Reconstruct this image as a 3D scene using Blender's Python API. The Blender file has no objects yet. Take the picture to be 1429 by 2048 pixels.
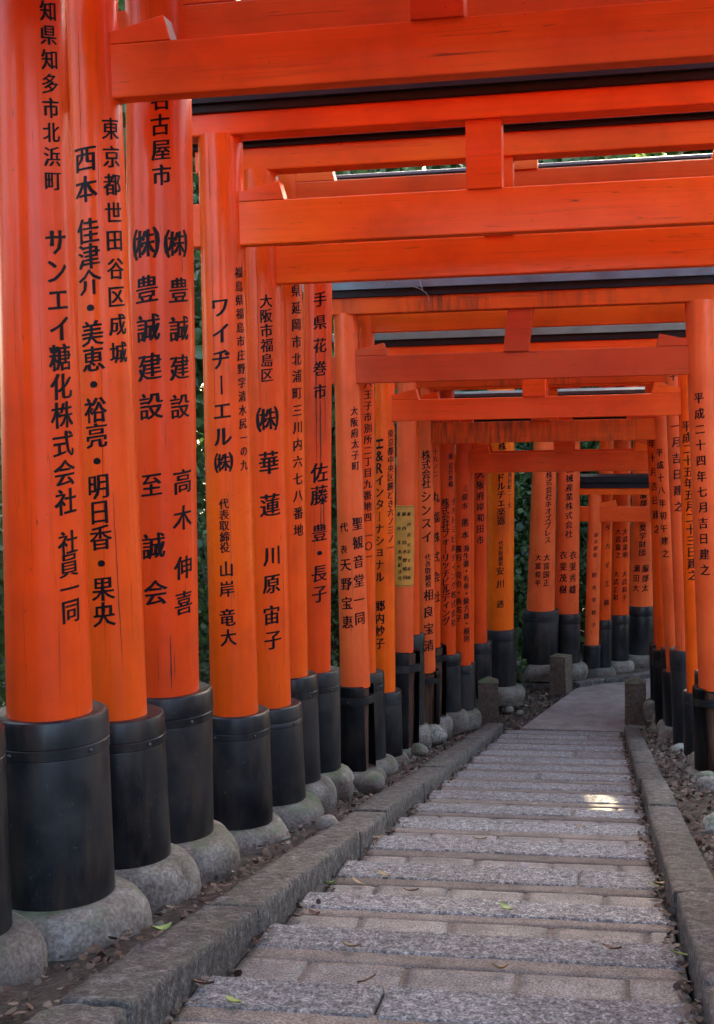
import bpy, bmesh, math, random
import numpy as np
from mathutils import Vector, Matrix, noise

rng = random.Random(7)
nrng = np.random.default_rng(7)
SC = bpy.context.scene
COL = SC.collection

# ------------------------------------------------------------------ camera, sky, sun, exposure
K = 1.2                                   # metres per survey unit
F, YAW, PIT, ROL, S = 2593.3, .18514, .07784, -.02388, .18718
H0 = .72 * K                              # eye height above the line of the step noses at Y = 0
cf = Vector((-math.sin(YAW) * math.cos(PIT), math.cos(YAW) * math.cos(PIT), -math.sin(PIT)))
_r = Vector((math.cos(YAW), math.sin(YAW), 0)); _u = _r.cross(cf)
cr = _r * math.cos(ROL) + _u * math.sin(ROL)
cu = -_r * math.sin(ROL) + _u * math.cos(ROL)
cam = bpy.data.cameras.new('camera'); camo = bpy.data.objects.new('camera', cam); COL.objects.link(camo)
camo.matrix_world = Matrix(((cr.x, cu.x, -cf.x, 0), (cr.y, cu.y, -cf.y, 0), (cr.z, cu.z, -cf.z, 0), (0, 0, 0, 1)))
cam.sensor_fit = 'VERTICAL'; cam.sensor_height = 36; cam.lens = F / 2048 * 36
cam.clip_start = .05; cam.clip_end = 2000
cam.dof.use_dof = False
SC.camera = camo

SUN_EL, SUN_AZ = math.radians(10.5), math.radians(6.5)       # azimuth to the left of the path direction (+Y)
sun_dir = Vector((-math.sin(SUN_AZ) * math.cos(SUN_EL), math.cos(SUN_AZ) * math.cos(SUN_EL), math.sin(SUN_EL)))
w = bpy.data.worlds.new('World'); SC.world = w; w.use_nodes = True
nt = w.node_tree; nt.nodes.clear()
sky = nt.nodes.new('ShaderNodeTexSky'); sky.sky_type = 'NISHITA'; sky.sun_disc = False
sky.sun_elevation = SUN_EL; sky.sun_rotation = -SUN_AZ
sky.air_density = .6; sky.dust_density = 5.0; sky.ozone_density = .4
bg = nt.nodes.new('ShaderNodeBackground'); bg.inputs['Strength'].default_value = .15
out = nt.nodes.new('ShaderNodeOutputWorld')
nt.links.new(sky.outputs[0], bg.inputs[0]); nt.links.new(bg.outputs[0], out.inputs[0])
sl = bpy.data.lights.new('sun', 'SUN'); sl.energy = 2.0; sl.angle = math.radians(.5); sl.color = (1, .80, .52)
so = bpy.data.objects.new('sun', sl); COL.objects.link(so)
so.rotation_euler = (-sun_dir).to_track_quat('-Z', 'Y').to_euler()
SC.view_settings.view_transform = 'Standard'; SC.view_settings.look = 'None'
SC.view_settings.gamma = 1; SC.view_settings.use_curve_mapping = False
SC.view_settings.exposure = 3.85
SC.cycles.max_bounces = 7; SC.cycles.diffuse_bounces = 5; SC.cycles.glossy_bounces = 2; SC.cycles.transmission_bounces = 2

# ------------------------------------------------------------------ survey helpers: points of the place
def ray(x, y): return cf + cr * ((x - 714.5) / F) - cu * ((y - 1024) / F)
def atY(x, y, Y): d = ray(x, y); return d * (Y / d.y)
def atX(x, y, X): d = ray(x, y); return d * (X / d.x)
def atZ(x, y, Z): d = ray(x, y); return d * (Z / d.z)
def onP(x, y, k=0.): d = ray(x, y); return d * ((-H0 + k) / (d.z + S * d.y))
def slope_z(Y): return -(H0 + S * Y)

# ------------------------------------------------------------------ materials
def mat(name):
    m = bpy.data.materials.new(name); m.use_nodes = True
    n = m.node_tree; b = n.nodes['Principled BSDF']
    return m, n, b
def N(n, t, **kw):
    x = n.nodes.new(t)
    for k, v in kw.items():
        if hasattr(x, k): setattr(x, k, v)
        else: x.inputs[k.replace('_', ' ')].default_value = v
    return x
def ramp(n, fac, stops):
    r = n.nodes.new('ShaderNodeValToRGB'); e = r.color_ramp.elements
    while len(e) < len(stops): e.new(.5)
    for i, (p, c) in enumerate(stops):
        e[i].position = p; e[i].color = (*c, 1) if len(c) == 3 else c
    n.links.new(fac, r.inputs[0]); return r
def mixc(n, fac, a, b, mode='MIX'):
    m = n.nodes.new('ShaderNodeMix'); m.data_type = 'RGBA'; m.blend_type = mode
    for s, v in ((m.inputs[0], fac), (m.inputs[6], a), (m.inputs[7], b)):
        if isinstance(v, (int, float)): s.default_value = v
        elif isinstance(v, tuple): s.default_value = (*v, 1)
        else: n.links.new(v, s)
    return m.outputs[2]
def coords(n, scale=(1, 1, 1), kind='Object', rnd=True):
    tc = n.nodes.new('ShaderNodeTexCoord'); mp = n.nodes.new('ShaderNodeMapping')
    mp.inputs['Scale'].default_value = scale
    n.links.new(tc.outputs[kind], mp.inputs[0])
    if rnd:
        oi = n.nodes.new('ShaderNodeObjectInfo'); ml = n.nodes.new('ShaderNodeMath'); ml.operation = 'MULTIPLY'; ml.inputs[1].default_value = 37.
        n.links.new(oi.outputs['Random'], ml.inputs[0]); n.links.new(ml.outputs[0], mp.inputs['Location'])
    return mp.outputs[0]
def noisetex(n, vec, scale, detail=4, rough=.55):
    t = n.nodes.new('ShaderNodeTexNoise'); t.inputs['Scale'].default_value = scale
    t.inputs['Detail'].default_value = detail; t.inputs['Roughness'].default_value = rough
    n.links.new(vec, t.inputs['Vector']); return t.outputs['Fac']
def bump(n, b, h, strength=.3, dist=.005, prev=None):
    x = n.nodes.new('ShaderNodeBump'); x.inputs['Strength'].default_value = strength; x.inputs['Distance'].default_value = dist
    n.links.new(h, x.inputs['Height'])
    if prev: n.links.new(prev, x.inputs['Normal'])
    n.links.new(x.outputs[0], b.inputs['Normal']); return x.outputs[0]

def vermilion(name, axis, base=(.80, .074, .005), stain=.3, rough=.36, coat=.22):
    m, n, b = mat(name)
    sc = (14, 14, .6) if axis == 'z' else (.6, 14, 14)
    g = coords(n, sc)
    grain = noisetex(n, g, 3.0, 5, .6)
    iso = coords(n)
    cloud = noisetex(n, iso, 2.2, 4, .6)
    speck = noisetex(n, iso, 70, 2, .5)
    d = tuple(c * .78 for c in base); l = (min(1, base[0] * 1.07), base[1] * 1.35, base[2] * 1.6)
    c = ramp(n, cloud, [(.3, d), (.5, base), (.75, l)]).outputs[0]
    c = mixc(n, .13, c, ramp(n, grain, [(.35, (.45, .35, .3)), (.6, (1, 1, 1))]).outputs[0], 'MULTIPLY')
    # dark weather streaks along the grain
    st = noisetex(n, coords(n, tuple(s * .55 for s in sc)), 2.4, 6, .65)
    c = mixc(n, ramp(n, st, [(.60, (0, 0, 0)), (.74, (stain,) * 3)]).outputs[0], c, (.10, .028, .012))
    # hairline cracks
    cr_ = noisetex(n, coords(n, (26, 26, .35) if axis == 'z' else (.35, 26, 26)), 1.6, 2, .4)
    crm = ramp(n, cr_, [(.4965, (0, 0, 0)), (.5, (.9, .9, .9)), (.5035, (0, 0, 0))]).outputs[0]
    ma = n.nodes.new('ShaderNodeMath'); ma.operation = 'MULTIPLY'
    gate_ = ramp(n, cloud, [(.46, (0, 0, 0)), (.54, (1, 1, 1))]).outputs[0]
    n.links.new(crm, ma.inputs[0]); n.links.new(gate_, ma.inputs[1])
    c = mixc(n, ma.outputs[0], c, (.10, .03, .015))
    sp = ramp(n, speck, [(.73, (0, 0, 0)), (.78, (.55, .55, .55))]).outputs[0]
    c = mixc(n, sp, c, (.12, .03, .015))
    oi = n.nodes.new('ShaderNodeObjectInfo')
    hsv = n.nodes.new('ShaderNodeHueSaturation')
    mr = n.nodes.new('ShaderNodeMapRange'); mr.inputs[3].default_value = .498; mr.inputs[4].default_value = .504
    n.links.new(oi.outputs['Random'], mr.inputs[0]); n.links.new(mr.outputs[0], hsv.inputs['Hue'])
    mr2 = n.nodes.new('ShaderNodeMapRange'); mr2.inputs[3].default_value = .92; mr2.inputs[4].default_value = 1.06
    n.links.new(oi.outputs['Random'], mr2.inputs[0]); n.links.new(mr2.outputs[0], hsv.inputs['Value'])
    n.links.new(c, hsv.inputs['Color'])
    n.links.new(hsv.outputs[0], b.inputs['Base Color'])
    rr = ramp(n, cloud, [(.3, (rough + .12,) * 3), (.7, (rough - .08,) * 3)])
    n.links.new(rr.outputs[0], b.inputs['Roughness'])
    b.inputs['Coat Weight'].default_value = coat; b.inputs['Coat Roughness'].default_value = .18; b.inputs['Specular IOR Level'].default_value = .16
    p = bump(n, b, grain, .10, .002)
    bump(n, b, cloud, .15, .008, p)
    return m
M = {}
M['pillar'] = vermilion('vermilion_paint_pillar', 'z')
M['pillar_fresh'] = vermilion('fresh_vermilion_paint', 'z', (.88, .098, .004), .03, .34, .3)
M['pillar_salmon'] = vermilion('sky_brightened_vermilion_paint', 'z', (.92, .135, .025), .10, .45, .25)  # extra sky light and haze beyond the tunnel are put into this colour
M['pillar_pale'] = vermilion('faded_vermilion_paint', 'z', (.80, .098, .020), .18, .45, .25)
M['pillar_gold'] = vermilion('sky_lit_orange_paint', 'z', (.95, .145, .005), .03, .34, .3)  # orange paint, with strong sky light on the pillar worked into the colour
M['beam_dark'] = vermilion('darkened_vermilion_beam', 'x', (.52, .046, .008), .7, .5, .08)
M['beam'] = vermilion('vermilion_paint_beam', 'x', (.84, .088, .006), .3, .42, .12)
M['beam_pale'] = vermilion('faded_vermilion_beam', 'x', (.82, .09, .010), .3, .5, .15)
M['beam_stained'] = vermilion('stained_vermilion_beam', 'x', (.70, .066, .006), .8, .6, .05)
# rain stains run down the stained beams
def add_runs(m):
    n = m.node_tree; b = n.nodes['Principled BSDF']; src = b.inputs['Base Color'].links[0].from_socket
    v = noisetex(n, coords(n, (16, 16, 1.5)), 1.6, 5, .7)
    big = ramp(n, noisetex(n, coords(n, (1, 1, .3)), 2.1, 4, .6), [(.44, (0, 0, 0)), (.62, (1, 1, 1))]).outputs[0]
    mu = n.nodes.new('ShaderNodeMath'); mu.operation = 'MULTIPLY'
    n.links.new(ramp(n, v, [(.42, (0, 0, 0)), (.62, (.9, .9, .9))]).outputs[0], mu.inputs[0]); n.links.new(big, mu.inputs[1])
    c = mixc(n, mu.outputs[0], src, (.14, .045, .018))
    n.links.new(c, b.inputs['Base Color'])
add_runs(M['beam_stained'])

def black_sheet():
    m, n, b = mat('black_painted_sheet')
    iso = coords(n); cl = noisetex(n, iso, 3, 6, .65); ru = noisetex(n, coords(n, (3, 3, .7)), 3.5, 5, .7)
    fine = noisetex(n, iso, 60, 3, .6)
    c = ramp(n, cl, [(.35, (.004, .0045, .006)), (.52, (.009, .010, .012)), (.7, (.030, .029, .028))]).outputs[0]
    c = mixc(n, ramp(n, ru, [(.47, (0, 0, 0)), (.68, (.8, .8, .8))]).outputs[0], c, (.045, .032, .022))
    c = mixc(n, ramp(n, fine, [(.66, (0, 0, 0)), (.74, (.5, .5, .5))]).outputs[0], c, (.10, .10, .09))
    n.links.new(c, b.inputs['Base Color'])
    n.links.new(ramp(n, cl, [(.3, (.28,) * 3), (.7, (.5,) * 3)]).outputs[0], b.inputs['Roughness'])
    b.inputs['Specular IOR Level'].default_value = .34
    bump(n, b, cl, .15, .006); return m
M['sleeve'] = black_sheet()
def plain(name, col, rough=.6, var=.25, scale=8, bumps=.2, dist=.003, metal=0., stretch=(1, 1, 1)):
    m, n, b = mat(name); iso = coords(n, stretch)
    cl = noisetex(n, iso, scale, 5, .6)
    c = ramp(n, cl, [(.3, tuple(x * (1 - var) for x in col)), (.7, tuple(min(1, x * (1 + var)) for x in col))]).outputs[0]
    n.links.new(c, b.inputs['Base Color']); b.inputs['Roughness'].default_value = rough; b.inputs['Metallic'].default_value = metal
    if bumps: bump(n, b, cl, bumps, dist)
    return m
M['ink'] = plain('black_lettering_paint', (.008, .007, .008), .4, .3, 20, .3, .002)
M['ink'].node_tree.nodes['Principled BSDF'].inputs['Specular IOR Level'].default_value = .12
M['cap'] = plain('black_roof_paint', (.012, .012, .014), .5, .4, 5, .2, .003)
M['cap_blue'] = plain('sky_tinted_black_roof_paint', (.075, .125, .14), .3, .35, 5, .2, .003)  # base colour carries the lighter blue-grey of the reflected sky
M['cap_green'] = plain('verdigris_roof_paint', (.11, .20, .165), .4, .35, 5, .2, .003)
M['bolt'] = plain('dull_steel', (.06, .06, .06), .4, .3, 20, 0, 0, .6)
M['rot'] = plain('rotten_wood', (.075, .030, .014), .9, .75, 4, .9, .02, 0, (9, 9, .9))
M['plaque'] = plain('ochre_plaque', (.52, .22, .022), .5, .2, 9, .1, .001)
M['wood_end'] = plain('bare_wood_end', (.40, .36, .32), .8, .3, 20, .4, .002)
M['crack'] = plain('dark_split_in_the_wood', (.085, .020, .008), .8, .4, 12, .3, .002)
M['wire'] = plain('grey_wire', (.15, .14, .13), .6, .2, 10, 0)

def stone(name, c1, c2, c3, scale=9, pit=.8, dist=.008, moss=0., sheen=.75, grain=120, gm=.55):
    m, n, b = mat(name); iso = coords(n)
    a = noisetex(n, iso, scale, 8, .7); f = noisetex(n, iso, grain, 3, .6); big = noisetex(n, iso, 2.3, 4, .6)
    c = ramp(n, a, [(.3, c1), (.5, c2), (.72, c3)]).outputs[0]
    c = mixc(n, gm, c, ramp(n, f, [(.38, (.25, .25, .26)), (.5, (1, 1, 1)), (.6, (1.9, 1.9, 1.9))]).outputs[0], 'MULTIPLY')
    c = mixc(n, .5, c, ramp(n, big, [(.32, (.62, .56, .52)), (.65, (1.1, 1.1, 1.1))]).outputs[0], 'MULTIPLY')
    if moss:
        ge = n.nodes.new('ShaderNodeNewGeometry'); sx = n.nodes.new('ShaderNodeSeparateXYZ'); n.links.new(ge.outputs['Normal'], sx.inputs[0])
        ml = n.nodes.new('ShaderNodeMath'); ml.operation = 'MULTIPLY'
        n.links.new(ramp(n, sx.outputs['Z'], [(.25, (0, 0, 0)), (.75, (1, 1, 1))]).outputs[0], ml.inputs[0])
        n.links.new(ramp(n, noisetex(n, iso, 5, 6, .7), [(.44, (0, 0, 0)), (.62, (moss,) * 3)]).outputs[0], ml.inputs[1])
        c = mixc(n, ml.outputs[0], c, (.075, .115, .038))
    oi = n.nodes.new('ShaderNodeObjectInfo'); hsv = n.nodes.new('ShaderNodeHueSaturation')
    mr2 = n.nodes.new('ShaderNodeMapRange'); mr2.inputs[3].default_value = .8; mr2.inputs[4].default_value = 1.2
    n.links.new(oi.outputs['Random'], mr2.inputs[0]); n.links.new(mr2.outputs[0], hsv.inputs['Value']); n.links.new(c, hsv.inputs['Color'])
    n.links.new(hsv.outputs[0], b.inputs['Base Color'])
    n.links.new(ramp(n, a, [(.3, (sheen + .1,) * 3), (.7, (sheen - .12,) * 3)]).outputs[0], b.inputs['Roughness'])
    p = bump(n, b, a, pit, dist); bump(n, b, f, pit * .6, dist * .35, p)
    return m
M['nosing'] = stone('rough_hewn_granite', (.058, .060, .056), (.205, .208, .192), (.47, .475, .44), 42, 1., .012, 0, .6, 130, .8)
M['paver'] = stone('washed_paving_slab', (.13, .122, .102), (.20, .192, .164), (.27, .262, .228), 9, .7, .006, 0, .65, 160, .7)
M['mortar'] = stone('brown_mortar', (.11, .088, .064), (.165, .138, .104), (.215, .185, .145), 10, .4, .004, 0, .75, 160)
M['kerb'] = stone('weathered_kerb_granite', (.030, .027, .022), (.080, .075, .063), (.21, .202, .178), 26, 1., .012, .25, .7, 110, .7)
M['footing'] = stone('mossy_concrete', (.070, .050, .034), (.175, .155, .122), (.30, .285, .24), 6, .8, .009, .75, .8, 80, .38)
M['post'] = stone('mossy_granite_post', (.06, .045, .03), (.10, .075, .05), (.15, .125, .095), 20, .8, .006, .8, .85, 120)
M['landing'] = stone('worn_landing_stone', (.14, .12, .10), (.20, .18, .155), (.27, .25, .22), 5, .5, .006, 0, .7, 90)
M['dirt'] = stone('forest_soil', (.025, .018, .012), (.055, .040, .028), (.10, .08, .06), 14, 1., .02, .15, .95, 60)
M['rock'] = stone('pale_mossy_rock', (.15, .15, .12), (.26, .26, .21), (.36, .36, .30), 6, .7, .01, .7, .8, 60)

M['cap'].node_tree.nodes['Principled BSDF'].inputs['Specular IOR Level'].default_value = .2
for k_ in ('cap_blue', 'cap_green'): M[k_].node_tree.nodes['Principled BSDF'].inputs['Specular IOR Level'].default_value = .6
def leafmat(name, cols, rough=.5, trans=.3):
    m, n, b = mat(name)
    ge = n.nodes.new('ShaderNodeNewGeometry')
    c = ramp(n, ge.outputs['Random Per Island'], [(i / max(1, len(cols) - 1), x) for i, x in enumerate(cols)]).outputs[0]
    n.links.new(c, b.inputs['Base Color']); b.inputs['Roughness'].default_value = rough
    if trans:
        tr = n.nodes.new('ShaderNodeBsdfTranslucent'); n.links.new(c, tr.inputs[0])
        ad = n.nodes.new('ShaderNodeMixShader'); ad.inputs[0].default_value = trans
        n.links.new(b.outputs[0], ad.inputs[1]); n.links.new(tr.outputs[0], ad.inputs[2])
        n.links.new(ad.outputs[0], n.nodes['Material Output'].inputs[0])
    return m
M['leaf'] = leafmat('evergreen_leaves', [(.022, .05, .015), (.05, .11, .028), (.07, .14, .045), (.12, .19, .05)], .4, .3)
M['fern'] = leafmat('fern_fronds', [(.03, .07, .018), (.06, .13, .03), (.09, .17, .04)], .5, .3)
M['litter'] = leafmat('dry_leaves', [(.03, .017, .010), (.08, .045, .025), (.14, .09, .05), (.22, .18, .13), (.05, .03, .02), (.10, .06, .035)], .7, .1)
M['leaf_dry'] = plain('dry_pale_leaf', (.36, .26, .12), .6, .3, 30, .2, .001)
M['leaf_brown'] = plain('dry_brown_leaf', (.14, .07, .04), .6, .3, 30, .2, .001)
M['leaf_green'] = plain('fresh_yellow_green_leaf', (.22, .30, .07), .5, .3, 30, .2, .001)
M['bark'] = plain('bark', (.07, .05, .035), .9, .5, 6, .9, .02, 0, (6, 6, 1))

# ------------------------------------------------------------------ object helpers
def link(name, me, m=None, parent=None, loc=None):
    o = bpy.data.objects.new(name, me); COL.objects.link(o)
    if m and me is not None and not me.materials: me.materials.append(m)
    if parent: o.parent = parent
    if loc is not None: o.location = loc
    return o
def empty(name, loc=(0, 0, 0)):
    o = bpy.data.objects.new(name, None); COL.objects.link(o); o.location = loc; o.empty_display_size = .1; return o
def tag(o, label=None, cat=None, group=None, kind=None):
    for k, v in (('label', label), ('category', cat), ('group', group), ('kind', kind)):
        if v: o[k] = v
    return o
def bm_obj(name, bm, m, parent=None, origin=None, smooth=False, flat_angle=None):
    og = Vector(origin) if origin is not None else Vector((0, 0, 0))
    if origin is not None: bmesh.ops.translate(bm, verts=bm.verts, vec=-og)
    bmesh.ops.recalc_face_normals(bm, faces=bm.faces)
    me = bpy.data.meshes.new(name); bm.to_mesh(me); bm.free()
    if smooth:
        for p in me.polygons: p.use_smooth = True
        if flat_angle:
            try: me.set_sharp_from_angle(angle=math.radians(flat_angle))
            except Exception: pass
    o = link(name, me, m, parent)
    if parent is None: o.location = og
    return o
def hexa(bm, pts):
    v = [bm.verts.new(p) for p in pts]
    for f in ((0, 3, 2, 1), (4, 5, 6, 7), (0, 1, 5, 4), (1, 2, 6, 5), (2, 3, 7, 6), (3, 0, 4, 7)): bm.faces.new([v[i] for i in f])
    return v
def boxbm(c0, c1, bev=0., seg=2):
    bm = bmesh.new(); x0, y0, z0 = c0; x1, y1, z1 = c1
    hexa(bm, [(x0, y0, z0), (x1, y0, z0), (x1, y1, z0), (x0, y1, z0), (x0, y0, z1), (x1, y0, z1), (x1, y1, z1), (x0, y1, z1)])
    if bev: bmesh.ops.bevel(bm, geom=list(bm.edges), offset=bev, segments=seg, profile=.6, affect='EDGES')
    return bm
def beam_bm(A, B, zb, zt, depth, bev=.006, slopetop=0., cuts=0, sag=0.):
    """a beam from A to B (plan points), between two heights"""
    A = Vector((A[0], A[1], 0)); B = Vector((B[0], B[1], 0)); d = (B - A); L = d.length; d.normalize(); nn = Vector((-d.y, d.x, 0)) * (depth / 2)
    bm = bmesh.new()
    pts = []
    for z in (zb, zt):
        t = slopetop if z == zt else 0
        for P, s in ((A, -1), (B, -1), (B, 1), (A, 1)):
            q = P + nn * s * (1 - t); pts.append((q.x, q.y, z))
    hexa(bm, pts)
    bmesh.ops.bevel(bm, geom=list(bm.edges), offset=bev, segments=2, profile=.6, affect='EDGES')
    return bm

# ------------------------------------------------------------------ glyphs for the inscriptions
_g = {}
def glyph(ch):
    if ch in _g: return _g[ch]
    rot = ch in 'ーH'
    cv = bpy.data.curves.new('g', 'FONT'); cv.body = ch; cv.size = 1.; cv.resolution_u = 2
    o = bpy.data.objects.new('g', cv); COL.objects.link(o)
    dg = bpy.context.evaluated_depsgraph_get(); dg.update()
    me = bpy.data.meshes.new_from_object(o.evaluated_get(dg))
    bpy.data.objects.remove(o); bpy.data.curves.remove(cv)
    if not me.vertices: _g[ch] = None; return None
    bm = bmesh.new(); bm.from_mesh(me); bpy.data.meshes.remove(me)
    bmesh.ops.remove_doubles(bm, verts=bm.verts, dist=1e-5)
    # brush-like contrast: swell uprights more than level strokes
    disp = {}
    for v in bm.verts:
        be = [e for e in v.link_edges if len(e.link_faces) == 1]
        if not be: continue
        nx = ny = 0.
        for e in be:
            f = e.link_faces[0]; c = f.calc_center_median(); a, b_ = e.verts[0].co, e.verts[1].co
            t = (b_ - a); nrm = Vector((t.y, -t.x, 0))
            if nrm.length < 1e-9: continue
            nrm.normalize()
            if nrm.dot((a + b_) / 2 - c) < 0: nrm = -nrm
            nx += nrm.x; ny += nrm.y
        l = math.hypot(nx, ny) or 1.
        nz = noise.noise(Vector((v.co.x * 5 + ord(ch) % 97, v.co.y * 5, 0)))
        disp[id(v)] = (v, nx / l * (.042 + .022 * nz), ny / l * (.009 + .020 * nz))
    for v, dx, dy in disp.values(): v.co.x += dx; v.co.y += dy
    xs = [v.co.x for v in bm.verts]; ys = [v.co.y for v in bm.verts]
    full = ord(ch) > 0x2000 and ch not in 'ー・'
    cx = (min(xs) + max(xs)) / 2; cy = (min(ys) + max(ys)) / 2
    if full and ch not in 'ッェォィョ': cx, cy = cx, (cy * .5 + .38 * .5)
    for v in bm.verts:
        x, y = v.co.x - cx, v.co.y - cy
        if rot: x, y = y * .9 , -x
        y += .10 * x; x *= .98
        if ch == '・': x *= 1.15; y *= 1.15
        x += .020 * noise.noise(Vector((x * 3, y * 3, ord(ch) % 31))); y += .020 * noise.noise(Vector((x * 3, y * 3, 9 + ord(ch) % 31)))
        v.co = Vector((x, y, 0))
    for i in range(-4, 5):
        gm = list(bm.verts) + list(bm.edges) + list(bm.faces)
        bmesh.ops.bisect_plane(bm, geom=gm, plane_co=(i * .11 + .005, 0, 0), plane_no=(1, 0, 0))
    bm.verts.ensure_lookup_table(); bm.verts.index_update()
    vs = np.array([v.co[:] for v in bm.verts]); fs = [[v.index for v in f.verts] for f in bm.faces]
    bm.free(); _g[ch] = (vs, fs); return _g[ch]

class Pillar:
    def __init__(s, P0, P1, r0, r1): s.P0, s.P1, s.r0, s.r1 = P0, P1, r0, r1
    def c(s, z):
        t = (z - s.P0.z) / (s.P1.z - s.P0.z); return s.P0 + (s.P1 - s.P0) * t
    def r(s, z):
        t = (z - s.P0.z) / (s.P1.z - s.P0.z); return s.r0 + (s.r1 - s.r0) * t
    def hit(s, x, y):
        d = ray(x, y); t = s.P0.y / d.y
        for _ in range(6):
            p = d * t; c = s.c(p.z); r = s.r(p.z)
            a = d.x * d.x + d.y * d.y; b = -2 * (d.x * c.x + d.y * c.y); cc = c.x ** 2 + c.y ** 2 - r * r
            D = max(b * b - 4 * a * cc, 0); t = (-b - math.sqrt(D)) / (2 * a)
        p = d * t; c = s.c(p.z); return math.atan2(p.y - c.y, p.x - c.x), p.z

def inscription(pl, cols, parent, origin, m=None, lift=.0016, name='character'):
    og = Vector(origin)
    for text, x0, y0, x1, y1, size in cols:
        n = len(text)
        for i, ch in enumerate(text):
            if ch == ' ': continue
            t = i / (n - 1) if n > 1 else 0
            g = glyph(ch)
            if not g: continue
            th, z = pl.hit(x0 + (x1 - x0) * t, y0 + (y1 - y0) * t)
            sz = size * (pl.P0.y / F) * 1.17
            if ord(ch) < 128: sz *= 1.3
            vs, fs = g; V = []
            for x, y, _ in vs:
                zz = z + y * sz; r = pl.r(zz); a = th + x * sz / r * .92; c = pl.c(zz)
                V.append((c.x + (r + lift) * math.cos(a) - og.x, c.y + (r + lift) * math.sin(a) - og.y, zz - og.z))
            me = bpy.data.meshes.new(name); me.from_pydata(V, [], fs); me.update()
            link(name, me, m or M['ink'], parent)

def lathe(rings, segs=48, axis=None, arc=None, wob=0., seed=0, cap=True):
    """rings: (radius, z); axis(z) -> centre"""
    bm = bmesh.new(); rows = []
    a0, a1 = arc if arc else (0, 2 * math.pi)
    n = segs if not arc else segs + 1
    for r, z in rings:
        c = axis(z) if axis else Vector((0, 0, z)); row = []
        for i in range(n):
            a = a0 + (a1 - a0) * i / segs
            rr = r * (1 + wob * noise.noise(Vector((math.cos(a) * 1.5 + seed, math.sin(a) * 1.5, z * 3))))
            row.append(bm.verts.new((c.x + rr * math.cos(a), c.y + rr * math.sin(a), z)))
        rows.append(row)
    for a, b in zip(rows, rows[1:]):
        for i in range(n if not arc else n - 1):
            bm.faces.new((a[i], a[(i + 1) % n], b[(i + 1) % n], b[i]))
    if cap and not arc:
        bm.faces.new(rows[0][::-1]); bm.faces.new(rows[-1])
    return bm

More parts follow.
